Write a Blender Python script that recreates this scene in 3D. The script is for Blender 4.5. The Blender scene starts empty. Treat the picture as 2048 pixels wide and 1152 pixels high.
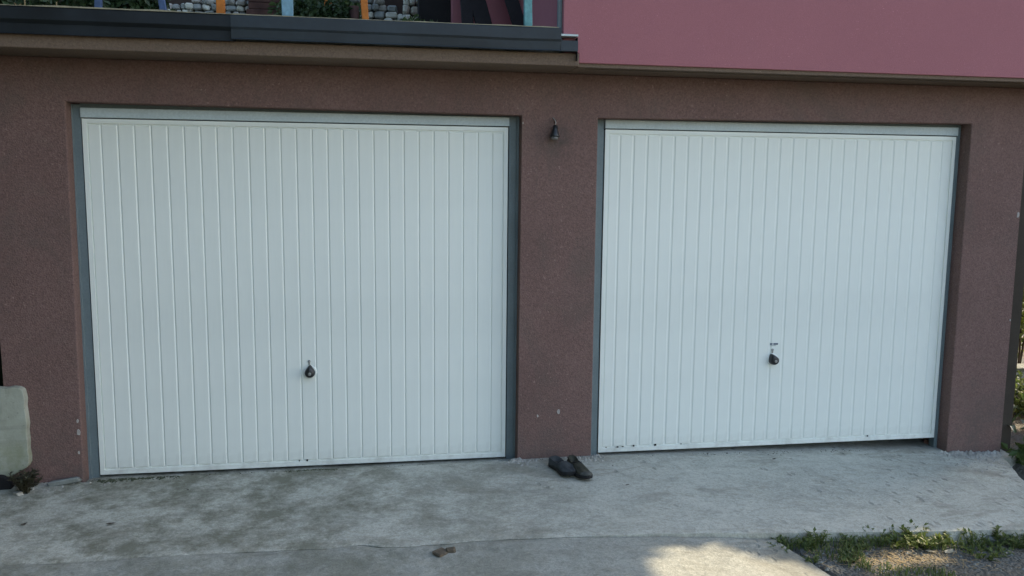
import bpy, bmesh, math, random
from mathutils import Vector, Matrix, noise
random.seed(7)
S = bpy.context.scene
C = S.collection
R = math.radians

# ------------------------------------------------------------------ camera
FPX, PW, PH = 1682.84, 2048.0, 1152.0
CAM = Vector((1.5776, -5.109, 1.7299))
YAW, PIT, ROL = .168, .1248, .0099
fw = Vector((math.sin(YAW)*math.cos(PIT), math.cos(YAW)*math.cos(PIT), -math.sin(PIT)))
r0 = Vector((math.cos(YAW), -math.sin(YAW), 0)); u0 = r0.cross(fw)
rt = math.cos(ROL)*r0 + math.sin(ROL)*u0
up = -math.sin(ROL)*r0 + math.cos(ROL)*u0
cd = bpy.data.cameras.new('camera'); cam = bpy.data.objects.new('camera', cd); C.objects.link(cam)
cam.matrix_world = Matrix(((rt.x, up.x, -fw.x, CAM.x), (rt.y, up.y, -fw.y, CAM.y), (rt.z, up.z, -fw.z, CAM.z), (0, 0, 0, 1)))
cd.sensor_width = 36; cd.lens = 36*FPX/PW; cd.clip_start = .05; cd.clip_end = 400
S.camera = cam

# ------------------------------------------------------------------ light
SUN_AZ, SUN_EL = R(17), R(27)            # azimuth measured from the wall line (+x) towards the back (+y)
sun_dir = Vector((math.cos(SUN_AZ)*math.cos(SUN_EL), math.sin(SUN_AZ)*math.cos(SUN_EL), math.sin(SUN_EL)))
w = bpy.data.worlds.new("World"); S.world = w; w.use_nodes = True
wn = w.node_tree; bg = wn.nodes['Background']
sky = wn.nodes.new('ShaderNodeTexSky'); sky.sky_type = 'NISHITA'; sky.sun_disc = False
sky.sun_elevation = SUN_EL; sky.sun_rotation = R(90) - SUN_AZ
sky.air_density = 1.0; sky.dust_density = 2.5; sky.ozone_density = .35
wn.links.new(sky.outputs[0], bg.inputs[0]); bg.inputs[1].default_value = .15
sl = bpy.data.lights.new('sun', 'SUN'); sl.energy = 3.2; sl.angle = R(.6); sl.color = (1, .83, .60)
so = bpy.data.objects.new('sun', sl); C.objects.link(so)
so.rotation_euler = sun_dir.to_track_quat('Z', 'Y').to_euler()
S.view_settings.view_transform = 'Standard'; S.view_settings.look = 'None'
S.view_settings.gamma = 1; S.view_settings.use_curve_mapping = False
S.view_settings.exposure = 1.95

# ------------------------------------------------------------------ helpers
def ray(px, py):
    return (fw + rt*((px-PW/2)/FPX) - up*((py-PH/2)/FPX))
def at(px, py, Y):                       # point of the real plane y = Y seen at a photo pixel
    d = ray(px, py); return CAM + d*((Y-CAM.y)/d.y)
def atx(px, py, X):
    d = ray(px, py); return CAM + d*((X-CAM.x)/d.x)

class MB:
    def __init__(s): s.v = []; s.f = []
    def add(s, vs, fs):
        n = len(s.v); s.v += [tuple(v) for v in vs]; s.f += [tuple(i+n for i in f) for f in fs]; return s
    def box(s, x0, x1, y0, y1, z0, z1):
        return s.add([(x0,y0,z0),(x1,y0,z0),(x1,y1,z0),(x0,y1,z0),(x0,y0,z1),(x1,y0,z1),(x1,y1,z1),(x0,y1,z1)],
                     [(0,3,2,1),(4,5,6,7),(0,1,5,4),(1,2,6,5),(2,3,7,6),(3,0,4,7)])
    def tube(s, pts, rad, n=6, cap=True):
        pts = [Vector(p) for p in pts]; rads = rad if isinstance(rad, (list, tuple)) else [rad]*len(pts)
        vs = []; fs = []
        for i, p in enumerate(pts):
            t = (pts[min(i+1, len(pts)-1)] - pts[max(i-1, 0)]).normalized()
            a = t.cross(Vector((0, 0, 1)));  a = Vector((1, 0, 0)) if a.length < 1e-3 else a.normalized()
            b = t.cross(a)
            for k in range(n):
                q = 2*math.pi*k/n; vs.append(p + (a*math.cos(q) + b*math.sin(q))*rads[i])
        for i in range(len(pts)-1):
            for k in range(n):
                fs.append((i*n+k, i*n+(k+1) % n, (i+1)*n+(k+1) % n, (i+1)*n+k))
        if cap: fs += [tuple(range(n))[::-1], tuple(range((len(pts)-1)*n, len(pts)*n))]
        return s.add(vs, fs)
    def lathe(s, prof, axis='z', o=(0, 0, 0), n=16):
        vs = []; fs = []; o = Vector(o)
        for r_, h in prof:
            for k in range(n):
                q = 2*math.pi*k/n; c, d = r_*math.cos(q), r_*math.sin(q)
                vs.append(o + (Vector((c, d, h)) if axis == 'z' else Vector((c, h, d))))
        for i in range(len(prof)-1):
            for k in range(n): fs.append((i*n+k, i*n+(k+1) % n, (i+1)*n+(k+1) % n, (i+1)*n+k))
        fs += [tuple(range(n))[::-1], tuple(range((len(prof)-1)*n, len(prof)*n))]
        return s.add(vs, fs)
    def mesh(s, name, m=None, smooth=False):
        me = bpy.data.meshes.new(name); me.from_pydata(s.v, [], s.f); me.update()
        b = bmesh.new(); b.from_mesh(me); bmesh.ops.recalc_face_normals(b, faces=b.faces); b.to_mesh(me); b.free()
        if m: me.materials.append(m)
        if smooth: me.polygons.foreach_set('use_smooth', [True]*len(me.polygons))
        return me
    def raw(s, name, m, smooth=False):
        me = bpy.data.meshes.new(name); me.from_pydata(s.v, [], s.f); me.update(); me.materials.append(m)
        if smooth: me.polygons.foreach_set('use_smooth', [True]*len(me.polygons))
        return me

def link(name, me, parent=None, loc=(0, 0, 0), rot=(0, 0, 0), bevel=0):
    o = bpy.data.objects.new(name, me); C.objects.link(o)
    o.location = loc; o.rotation_euler = rot
    if parent: o.parent = parent
    if bevel:
        b = o.modifiers.new('bevel', 'BEVEL'); b.width = bevel; b.segments = 2; b.limit_method = 'ANGLE'; b.angle_limit = R(40)
    return o
def tag(o, label=None, cat=None, group=None, kind=None):
    if label: o['label'] = label
    if cat: o['category'] = cat
    if group: o['group'] = group
    if kind: o['kind'] = kind
    return o
def thing(name, label, cat, loc=(0, 0, 0), rz=0, group=None):
    o = bpy.data.objects.new(name, None); C.objects.link(o); o.location = loc; o.rotation_euler = (0, 0, rz)
    o.empty_display_size = .1
    return tag(o, label, cat, group)

# ------------------------------------------------------------------ materials
class NT:
    def __init__(s, name, rough=.8, spec=.3):
        s.m = bpy.data.materials.new(name); s.m.use_nodes = True; s.t = s.m.node_tree
        s.b = s.t.nodes['Principled BSDF']; s.b.inputs['Roughness'].default_value = rough
        s.b.inputs['Specular IOR Level'].default_value = spec
        s.co = s.t.nodes.new('ShaderNodeTexCoord').outputs['Object']
    def n(s, ty, **k):
        d = s.t.nodes.new(ty)
        for a, v in k.items(): setattr(d, a, v)
        return d
    def L(s, a, b): s.t.links.new(a, b)
    def noise(s, scale, detail=4, rough=.55, stretch=None, dist=0):
        d = s.n('ShaderNodeTexNoise'); d.inputs['Scale'].default_value = scale; d.inputs['Detail'].default_value = detail
        d.inputs['Roughness'].default_value = rough; d.inputs['Distortion'].default_value = dist
        if stretch:
            mp = s.n('ShaderNodeMapping'); mp.inputs['Scale'].default_value = stretch; s.L(s.co, mp.inputs[0]); s.L(mp.outputs[0], d.inputs['Vector'])
        else: s.L(s.co, d.inputs['Vector'])
        return d.outputs[0]
    def voro(s, scale, feature='F1', stretch=None):
        d = s.n('ShaderNodeTexVoronoi'); d.inputs['Scale'].default_value = scale; d.feature = feature
        if stretch:
            mp = s.n('ShaderNodeMapping'); mp.inputs['Scale'].default_value = stretch; s.L(s.co, mp.inputs[0]); s.L(mp.outputs[0], d.inputs['Vector'])
        else: s.L(s.co, d.inputs['Vector'])
        return d
    def ramp(s, x, a, b, lo=0., hi=1.):     # clamped linear map
        d = s.n('ShaderNodeMapRange'); d.inputs[1].default_value = a; d.inputs[2].default_value = b
        d.inputs[3].default_value = lo; d.inputs[4].default_value = hi; s.L(x, d.inputs[0]); return d.outputs[0]
    def math(s, op, a, b):
        d = s.n('ShaderNodeMath', operation=op)
        for i, x in enumerate((a, b)):
            if isinstance(x, (int, float)): d.inputs[i].default_value = x
            else: s.L(x, d.inputs[i])
        return d.outputs[0]
    def mix(s, f, a, b, mode='MIX'):
        d = s.n('ShaderNodeMix', data_type='RGBA', blend_type=mode)
        for i, x in ((0, f), (6, a), (7, b)):
            if isinstance(x, (int, float)): d.inputs[i].default_value = x
            elif isinstance(x, tuple): d.inputs[i].default_value = (*x, 1)
            else: s.L(x, d.inputs[i])
        return d.outputs[2]
    def xyz(s):
        d = s.n('ShaderNodeSeparateXYZ'); s.L(s.co, d.inputs[0]); return d.outputs
    def base(s, c):
        if isinstance(c, tuple): s.b.inputs['Base Color'].default_value = (*c, 1)
        else: s.L(c, s.b.inputs['Base Color'])
        return s
    def bump(s, h, strength=.4, dist=.01):
        d = s.n('ShaderNodeBump'); d.inputs['Strength'].default_value = strength; d.inputs['Distance'].default_value = dist
        s.L(h, d.inputs['Height']); s.L(d.outputs[0], s.b.inputs['Normal']); return s

def m_simple(name, col, rough=.7, var=.25, scale=12, spec=.3, bump=.15, metal=0, fine=90):
    t = NT(name, rough, spec)
    a = t.noise(scale, 5); b = t.noise(fine, 3)
    d = tuple(c*(1-var) for c in col); l = tuple(min(1, c*(1+var)) for c in col)
    c = t.mix(t.ramp(a, .3, .7), d, l); c = t.mix(t.ramp(b, .3, .7, 0, .35), c, tuple(x*.6 for x in col))
    t.base(c); t.b.inputs['Metallic'].default_value = metal
    if bump: t.bump(b, bump, .004)
    return t.m

def m_plaster(name, col, grain=105, gvar=.30, bstr=.6, dirt=.25, damp=False):
    t = NT(name, .93, .12)
    g = t.noise(grain, 4, .75); v = t.voro(grain*1.1); big = t.noise(1.3, 5, .6); mid = t.noise(7, 4, .6, dist=.4)
    c = t.mix(t.ramp(g, .32, .68), tuple(x*(1-gvar) for x in col), tuple(min(1, x*(1+gvar)) for x in col))
    c = t.mix(t.ramp(big, .45, .75, 0, dirt), c, tuple(x*.62 for x in col))
    c = t.mix(t.ramp(mid, .55, .8, 0, dirt*.8), c, (col[0]*.9, col[1]*1.08, col[2]*1.02))
    pale = t.math('MULTIPLY', t.ramp(t.noise(grain*.55, 2, .5), .66, .74, 0, .6), t.ramp(t.noise(3.1, 4, .6), .40, .62))
    c = t.mix(pale, c, tuple(min(1, x*1.9+.03) for x in col))
    if damp:                                   # splash dirt and damp blotches with ragged outlines near the ground, trowel blotches higher up
        x, y, z = t.xyz()
        sp = t.math('MULTIPLY', t.ramp(z, .45, .0), t.ramp(t.noise(5, 5, .7), .40, .60))
        c = t.mix(t.math('MULTIPLY', sp, .55), c, (.105, .092, .082))
        vd = t.n('ShaderNodeVectorMath', operation='DISTANCE'); t.L(t.co, vd.inputs[0]); vd.inputs[1].default_value = (2.70, -.10, 1.99)
        soot = t.math('MULTIPLY', t.ramp(vd.outputs['Value'], .16, .03), t.ramp(t.noise(9, 5, .7), .40, .62)); c = t.mix(t.math('MULTIPLY', soot, .75), c, (.075, .068, .060))
        tr = t.ramp(t.noise(2.6, 5, .65, stretch=(1, 1, .55), dist=1.2), .50, .66, 0, .38)
        c = t.mix(tr, c, (.118, .094, .080))
    t.base(c)
    h = t.math('ADD', t.math('MULTIPLY', g, .6), t.math('MULTIPLY', v.outputs[0], .5)); h = t.math('ADD', h, t.math('MULTIPLY', mid, .8))
    t.bump(h, bstr, .006); return t.m

M = {}
M['brown'] = m_plaster('brown_plaster', (.178, .112, .097), dirt=.42, damp=True)
M['pink'] = m_plaster('pink_plaster', (.32, .132, .145), grain=220, gvar=.10, bstr=.22, dirt=.12)
M['soffit'] = m_plaster('soffit_plaster', (.160, .116, .086), gvar=.2, bstr=.3)

def m_door():
    t = NT('door_paint', .42, .45)
    a = t.noise(1.6, 4, .6); st = t.noise(2.2, 5, .6, stretch=(6, 1, .5)); f = t.noise(120, 2)
    x, y, z = t.xyz()
    c = t.mix(t.ramp(a, .35, .7), (.72, .75, .69), (.78, .81, .745))
    c = t.mix(t.ramp(st, .55, .8, 0, .22), c, (.56, .575, .54))
    low = t.math('MULTIPLY', t.ramp(z, .0, .16, 1, 0), t.ramp(t.noise(14, 4, .6), .42, .72))
    c = t.mix(t.math('MULTIPLY', low, .45), c, (.34, .33, .28))
    t.base(c); t.bump(t.noise(2.0, 3, .5, stretch=(4, 1, .6)), .16, .02); return t.m
M['door'] = m_door()
M['steel'] = m_simple('galvanised_jamb', (.150, .190, .195), .5, .12, 5, .4, .08)
M['rail'] = m_simple('rail_paint', (.47, .54, .54), .45, .07, 4, .4, .05)
M['black'] = m_simple('black_plastic', (.018, .019, .020), .38, .2, 20, .5, .05)
M['zinc'] = m_simple('zinc_metal', (.30, .31, .30), .4, .2, 40, .5, .05, .6)
M['dark'] = m_simple('dark_interior', (.012, .012, .012), .9)
M['print'] = m_simple('sticker_print', (.06, .08, .14), .6)
M['flash'] = m_simple('flashing_metal', (.015, .023, .030), .5, .35, 3, .4, .1, 0, 30)
M['flash_old'] = m_simple('old_flashing_metal', (.011, .015, .019), .6, .45, 4, .3, .15, 0, 30)
M['moss_edge'] = m_simple('mossy_edge', (.22, .20, .13), .9, .4, 14)
M['strip'] = m_simple('corner_strip_paint', (.055, .043, .032), .8, .2, 6)

def m_concrete(name, lo, hi, moss=0., pit=0., rough=.92, sc=1.0):
    t = NT(name, rough, .2)
    x, y, z = t.xyz()
    big = t.noise(.9*sc, 6, .62, dist=.5); mid = t.noise(3.4*sc, 6, .62, dist=.3); sm = t.noise(17, 5, .65); fine = t.noise(120, 3, .6)
    f = t.math('ADD', t.math('MULTIPLY', big, .55), t.math('MULTIPLY', mid, .45))
    c = t.mix(t.ramp(f, .36, .66), lo, hi)
    c = t.mix(t.ramp(sm, .38, .66, 0, .38), c, tuple(v*.72 for v in lo))
    c = t.mix(t.ramp(fine, .35, .68, 0, .55), c, tuple(v*1.22 for v in hi))
    grn = t.noise(48, 4, .8); c = t.mix(t.ramp(grn, .50, .60, 0, .38), c, tuple(v*.62 for v in lo)); c = t.mix(t.ramp(grn, .42, .34, 0, .40), c, tuple(min(1, v*1.3) for v in hi))     # gritty grain
    blot = t.ramp(t.noise(4.6, 9, .78, stretch=(.8, 1.3, 1), dist=.9), .50, .57, 0, .30)      # sharp-edged blotches
    c = t.mix(blot, c, tuple(v*.66 for v in lo))
    scr = t.ramp(t.noise(26, 6, .8, stretch=(.35, 1.6, 1)), .56, .66, 0, .35)      # pale trowel streaks
    c = t.mix(scr, c, tuple(min(1, v*1.25) for v in hi))
    wet = t.ramp(t.noise(1.5, 10, .76, stretch=(.7, 1.5, 1), dist=.5), .53, .62, 0, .5)       # dark worn stains
    c = t.mix(wet, c, (lo[0]*.58, lo[1]*.54, lo[2]*.48))
    pale = t.ramp(t.noise(2.3, 6, .7, stretch=(.6, 1.6, 1), dist=.6), .60, .72, 0, .5)        # dusty pale patches
    c = t.mix(pale, c, tuple(min(1, v*1.3) for v in hi))
    if moss:
        mk = t.math('MULTIPLY', t.ramp(t.noise(2.6, 10, .80), .44, .58), t.ramp(x, 3.4, 1.2, 0, moss))
        c = t.mix(mk, c, (.125, .125, .085))
    v = t.voro(15, stretch=(1, .55, 1))
    msk = t.ramp(t.math('ADD', t.noise(2.1, 3), t.ramp(x, 2.0, 5.4, -.16, .15)), .46, .60)
    pits = t.math('MULTIPLY', t.ramp(t.math('ADD', v.outputs[0], t.math('MULTIPLY', t.noise(30, 3), .25)), .26, .36, 1, 0), msk)
    if pit: c = t.mix(t.math('MULTIPLY', pits, pit), c, tuple(v_*.42 for v_ in lo))
    v2 = t.voro(46); specks = t.ramp(v2.outputs[0], .05, .10, 1, 0)
    c = t.mix(t.math('MULTIPLY', specks, t.ramp(t.noise(5, 3), .5, .6, 0, .8)), c, (.07, .065, .055))
    t.base(c)
    h = t.math('ADD', t.math('MULTIPLY', mid, 1.2), t.math('MULTIPLY', sm, .8)); h = t.math('ADD', h, t.math('MULTIPLY', fine, .35))
    h = t.math('SUBTRACT', h, t.math('MULTIPLY', pits, .8 if pit else .2))
    t.bump(h, .55, .012); return t.m
M['apron'] = m_concrete('apron_concrete', (.335, .335, .285), (.475, .475, .405), .78, .45)
M['slab'] = m_concrete('slab_concrete', (.245, .250, .215), (.355, .360, .312), .6, .25)
def m_block():
    t = NT('weathered_block', .95, .15)
    x, y, z = t.xyz()
    a = t.noise(3.2, 6, .65); c = t.mix(t.ramp(a, .35, .65), (.29, .30, .235), (.43, .44, .365))
    ln = t.ramp(t.noise(5, 4, .6, stretch=(.25, 1, 4)), .54, .66, 0, .45); c = t.mix(ln, c, (.24, .245, .20))
    st = t.ramp(t.noise(9, 5, .7, stretch=(1.6, 1, .35)), .52, .68, 0, .6); c = t.mix(t.math('MULTIPLY', st, t.ramp(t.noise(2, 2), .4, .6)), c, (.17, .175, .125))
    gr = t.math('MULTIPLY', t.ramp(z, .42, .08), t.ramp(t.noise(6, 5, .7), .42, .60)); c = t.mix(t.math('MULTIPLY', gr, .7), c, (.17, .19, .085))
    pk = t.ramp(t.voro(26).outputs[0], .05, .12, .6, 0); c = t.mix(pk, c, (.14, .14, .11))
    t.base(c); t.bump(t.noise(28, 6, .65), .35, .006); return t.m
M['block'] = m_block()
M['soil'] = m_simple('verge_soil', (.105, .098, .080), .95, .45, 6, .1, .8, 0, 60)
def m_verge():
    t = NT('verge_gravel', .95, .15)
    a = t.noise(2.2, 5, .65); b = t.noise(22, 5, .7); v = t.voro(55)
    c = t.mix(t.ramp(a, .40, .62), (.125, .135, .130), (.150, .135, .105))
    c = t.mix(t.ramp(b, .35, .7, 0, .7), c, (.065, .062, .050))
    c = t.mix(t.ramp(v.outputs[0], .0, .3, .55, 0), c, (.26, .26, .24))
    t.base(c); t.bump(t.math('ADD', b, v.outputs[0]), .8, .02); return t.m
M['verge'] = m_verge()
M['stones'] = m_simple('field_stone', (.20, .215, .20), .9, .5, 5, .2, .5)
M['pale_stone'] = m_simple('pale_stone', (.50, .50, .42), .9, .2, 6, .2, .4)
M['rubble'] = m_simple('pale_rubble', (.36, .35, .31), .95, .35, 20, .1, .4)
M['brick'] = m_simple('brick_fragment', (.36, .20, .15), .9, .2, 20)
M['oldwood'] = m_simple('dark_old_wood', (.085, .045, .036), .85, .4, 9, .2, .4)
M['dkwood'] = m_simple('blackened_wood', (.016, .015, .016), .85, .3, 9)
M['mortar'] = m_simple('dark_mortar', (.045, .047, .043), .95, .4, 9)
M['blue'] = m_simple('faded_blue_paint', (.055, .095, .19), .65, .25, 25)
M['ltblue'] = m_simple('light_blue_paint', (.17, .31, .39), .65, .28, 28)
M['turq'] = m_simple('turquoise_paint', (.12, .29, .30), .65, .28, 28)
M['orange'] = m_simple('orange_paint', (.42, .14, .022), .65, .22, 25)
M['wallbr'] = m_simple('dark_brown_render', (.050, .036, .028), .9, .3, 3)
M['paleblue'] = m_simple('pale_grey_render', (.36, .40, .44), .9, .12, 3)
M['hill'] = m_simple('hill_undergrowth', (.014, .019, .010), .95, .5, 1.5, .1, .6, 0, 9)
M['straw'] = m_simple('dry_straw', (.33, .25, .13), .9, .35, 30)
M['deadleaf'] = m_simple('dead_leaf', (.045, .032, .026), .8, .3, 60)
M['tanleaf'] = m_simple('tan_leaf', (.42, .38, .28), .8, .2, 60)
M['bark'] = m_simple('bark', (.07, .055, .04), .95, .4, 14, .1, .6)
M['shoe'] = m_simple('shoe_fabric', (.040, .046, .048), .75, .3, 30, .3, .4)
M['shoe2'] = m_simple('shoe_leather', (.034, .035, .024), .65, .45, 26, .35, .4)
M['sole'] = m_simple('shoe_sole', (.014, .015, .016), .8, .3, 30)
M['toe'] = m_simple('worn_toe', (.075, .077, .068), .8, .35, 40)
M['clod'] = m_simple('earth_clod', (.10, .082, .058), .95, .4, 40)
M['moss'] = m_simple('damp_moss', (.060, .068, .040), .95, .4, 30)
M['white'] = m_simple('bare_plaster', (.40, .37, .34), .9, .15, 30)
M['glass'] = m_simple('bulb_glass', (.16, .155, .145), .15, .1, 10, .6, 0)

def m_leaf(name, a, b, rough=.55, trans=.25):
    t = NT(name, rough, .35)
    oi = t.n('ShaderNodeNewGeometry').outputs['Random Per Island']
    c = t.mix(oi, a, b); c = t.mix(t.ramp(t.noise(5, 3), .35, .7, 0, .5), c, tuple(v*.6 for v in a))
    t.base(c)
    tr = t.n('ShaderNodeBsdfTranslucent'); t.L(c, tr.inputs[0])
    ms = t.n('ShaderNodeMixShader'); ms.inputs[0].default_value = trans
    t.L(t.b.outputs[0], ms.inputs[1]); t.L(tr.outputs[0], ms.inputs[2])
    t.L(ms.outputs[0], t.t.nodes['Material Output'].inputs[0]); return t.m
M['leaf'] = m_leaf('weed_leaf', (.085, .125, .022), (.17, .21, .045), trans=.4)
M['leaf_dark'] = m_leaf('dark_shrub_leaf', (.026, .054, .018), (.055, .09, .03))
M['leaf_mid'] = m_leaf('garden_shrub_leaf', (.045, .085, .022), (.095, .135, .035))
M['weed_green'] = m_leaf('verge_weed_leaf', (.080, .125, .035), (.17, .21, .065), trans=.35)
M['leaf_tree'] = m_leaf('tree_leaf', (.050, .085, .022), (.12, .15, .040), trans=.4)
M['leaf_sun'] = m_leaf('bright_bush_leaf', (.10, .14, .025), (.20, .23, .06), trans=.5)
M['leaf_gloss'] = m_leaf('glossy_leaf', (.040, .080, .028), (.075, .12, .05), rough=.3)
M['dryleaf'] = m_leaf('dry_weed_leaf', (.055, .048, .032), (.085, .085, .042))

# ------------------------------------------------------------------ ground heights
def g_wall(x):
    if x < 3: return .006 + .004*min(max(x, -1), 3)
    return .018 - .0385*(min(x, 6.5)-3)
def fbm(x, y, s, o=3):
    return noise.fractal(Vector((x*s, y*s, .37)), 1, 2, o)
def z_apron(x, y):
    z = g_wall(x) - .035*max(0, -.05-y) + .006*fbm(x, y, 1.6)
    if y > -.1:                                   # the sill under the doors lies a little lower
        z = min(z, -.018 if x < 3 else -.018-.017*(x-3)) if not (2.47 < x < 2.95 or x < -.06 or x > 5.48) else z
    return z
def hit(px, py, zf):                                  # photo pixel -> point on a height field
    d = ray(px, py); z = 0
    for _ in range(30):
        t = (z-CAM.z)/d.z; p = CAM+d*t; z = zf(p.x, p.y)
    return p
J = [hit(px, py, z_apron) for px, py in ((-400, 1145), (0, 1128), (300, 1112), (540, 1101), (640, 1098), (720, 1088), (800, 1093), (1000, 1078), (1200, 1070), (1520, 1065), (2046, 1058))]
J.append(J[-1] + (J[-1]-J[-2])*.25)
def jy(x):
    if x <= J[0].x: return J[0].y + (J[0].x-x)*-.02
    for a, b in zip(J, J[1:]):
        if x <= b.x:
            k = (x-a.x)/(b.x-a.x); return a.y + (b.y-a.y)*k
    return J[-1].y
def step(x):                                          # drop of the apron's front edge
    return 0 if x < 2.2 else (.02*((x-2.2)/1.1)**1.3 if x < 3.3 else .02 + .035*min((x-3.3)/.9, 1))
def z_slab(x, y):
    j = jy(x); return z_apron(x, j) - step(x) - .028*max(0, j-y) + .004*fbm(x+9, y, 2)
B0 = hit(1540, 1071, z_slab); B1 = hit(1660, 1152, z_slab)
def bx(y):                                            # right boundary of the lower slab
    y = max(y, -2.6); return B0.x + (B1.x-B0.x)*(y-B0.y)/(B1.y-B0.y)
def apron_edge_r(y):
    return AE[0].x + (AE[1].x-AE[0].x)*(y-AE[0].y)/(AE[1].y-AE[0].y)
AE = [hit(2012, 915, z_apron), hit(2048, 968, lambda x, y: z_apron(x, y)-.03)]
if AE[1].y > AE[0].y-.1: AE[1] = AE[0] + Vector((-.1, -.6, 0))
def z_verge(x, y):
    base = z_apron(min(x, 5.2), jy(min(x, 5.2))) - .052 - .010*min(max(x-3.4, 0), 2)
    far = min(max((-y-2.6)/4, 0), 1)
    return base - .02*max(0, jy(min(x, 5))-y)*(y > -4) + .010*fbm(x, y, 3.1, 4) + .02*fbm(x, y, .6)*(1-far)

# one ground sheet to the horizon, under everything
def ground():
    xs = [-90, -60, -40, -25, -15, -9, -6] + [-4+.25*i for i in range(26)] + [2.6+.05*i for i in range(60)] + [5.7+.25*i for i in range(20)] + [11.5, 14, 18, 25, 40, 60, 90]
    ys = [-90, -60, -40, -25, -16, -11, -8, -6.5, -5, -4, -3.2, -2.7] + [-2.4+.05*i for i in range(50)] + [.2, .6, 1.2, 2, 3, 4.5, 7, 11, 20, 40, 90]
    mb = MB(); nx = len(xs)
    for y in ys:
        for x in xs:
            z = z_verge(x, y)
            if y > jy(min(x, 5.2))-.0 and x < 5.9: z = min(z, -.30)
            elif x < bx(max(y, -2.6))+.02 and y < 0: z = min(z, z_slab(min(x, 4), max(y, -7)) - .14)
            if x > 5.9 and y > -.9: z = -.14 - .012*(x-5.9) + .02*fbm(x, y, 1.5)
            if abs(x) > 20 or abs(y) > 20: z = -.35
            mb.v.append((x, y, z))
    for j in range(len(ys)-1):
        for i in range(nx-1): mb.f.append((j*nx+i, j*nx+i+1, (j+1)*nx+i+1, (j+1)*nx+i))
    return tag(link('ground', mb.raw('ground', M['verge'], True)), kind='structure')
ground()

def sheet(name, cols, m, thick):
    """cols: list of columns, each a list of (x,y,z) from back to front; closed sides."""
    mb = MB(); nc, nr = len(cols), len(cols[0])
    for c in cols: mb.v += [tuple(p) for p in c]
    for i in range(nc-1):
        for k in range(nr-1): mb.f.append((i*nr+k, i*nr+k+1, (i+1)*nr+k+1, (i+1)*nr+k))
    n = len(mb.v)
    rim = [i*nr+nr-1 for i in range(nc)] + [(nc-1)*nr+k for k in range(nr-2, -1, -1)]
    rim2 = [i*nr for i in range(nc)]
    for chain in (rim, rim2):
        b0 = len(mb.v)
        for i in chain: x, y, z = mb.v[i]; mb.v.append((x, y, z-thick))
        for k in range(len(chain)-1): mb.f.append((chain[k], b0+k, b0+k+1, chain[k+1]))
    o = link(name, mb.mesh(name, m)); return tag(o, kind='structure')

def gap(x):                                           # joint width: opens to the right of the crack's start
    if x < .9: return .001
    return (.004 + .010*max(0, fbm(x, 3, 5)+.25)) if x < 2.4 else .007
def jag(x): return (.020*fbm(x, 1.3, 3.5, 4) + .009*fbm(x, 7.7, 22, 2))*(1 if x < 2.3 else .3)
# apron
ap_cols = []
x = -3.0; xs = []
while x < 5.95: xs.append(x); x += .035
for x in xs:
    yb = .5
    yf = jy(x) + jag(x) + gap(x)/2
    e = 60; col = []
    for k in range(e):
        t = k/(e-1); y = yb + (yf-yb)*t
        xx = x
        lim = apron_edge_r(y) if y < AE[0].y else 5.95
        if x > 4.9: xx = 4.9 + (x-4.9)*(max(lim, 4.95)-4.9)/(5.95-4.9)
        xx += (.012*fbm(y, 3, 9) if x > 5.9 else 0)
        z = z_apron(xx, y)
        if k == e-1: z -= .005
        col.append((xx, y, z))
    ap_cols.append(col)
sheet('concrete_apron', ap_cols, M['apron'], .22)
# lower slab
sl_cols = []
for i in range(150):
    t = i/149; col = []
    for k in range(46):
        s = (k/45)**1.6
        # front rows reach well past the camera
        x0 = -4 + (B0.x+4)*t
        yb = jy(x0) + jag(x0) - gap(x0)/2
        y = yb + (-8-yb)*s
        xr = bx(y) + .015*fbm(y, 5, 5, 3)
        x = -4 + (xr+4)*t
        col.append((x, y, z_slab(min(x, 4.5), max(y, -8)) - (.004 if k == 0 else 0)))
    sl_cols.append(col)
sheet('driveway_slab', sl_cols, M['slab'], .2)

# ------------------------------------------------------------------ the building
bld = thing('garage_building', 'brown rendered double garage with two white ribbed doors, terrace above and pink upper wall', 'building')
WY = -.10; SZ = 2.378; LZ = 2.138
def extrude(outline, y0, y1, name, m):
    b = bmesh.new(); vs = [b.verts.new((x, y0, z)) for x, z in outline]; f = b.faces.new(vs)
    r = bmesh.ops.extrude_face_region(b, geom=[f])
    bmesh.ops.translate(b, verts=[v for v in r['geom'] if isinstance(v, bmesh.types.BMVert)], vec=(0, y1-y0, 0))
    bmesh.ops.recalc_face_normals(b, faces=b.faces); bmesh.ops.triangulate(b, faces=[f for f in b.faces if len(f.verts) > 4])
    me = bpy.data.meshes.new(name); b.to_mesh(me); b.free(); me.materials.append(m); return me
out = [(-.445, -.4), (-.062, -.4), (-.050, 2.143), (2.477, 2.126), (2.471, -.4), (2.947, -.4), (2.944, 2.120), (5.462, 2.139), (5.458, -.4), (5.876, -.4), (5.872, SZ), (-.47, SZ)]
link('wall', extrude(out, WY, .16, 'wall', M['brown']), bld, bevel=.007)
link('corner_strip', MB().box(5.878, 6.018, -.02, .06, -.4, SZ-.002).mesh('corner_strip', M['strip']), bld)
link('side_wall', MB().box(5.62, 5.872, .161, 5.8, -.4, SZ-.001).mesh('side_wall', M['brown']), bld)
link('interior_shade', MB().box(-.6, 5.61, .35, 5.8, -.4, SZ-.01).mesh('interior_shade', M['dark']), bld)  # near-black solid box; the shade inside the garage is put into its colour
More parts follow.
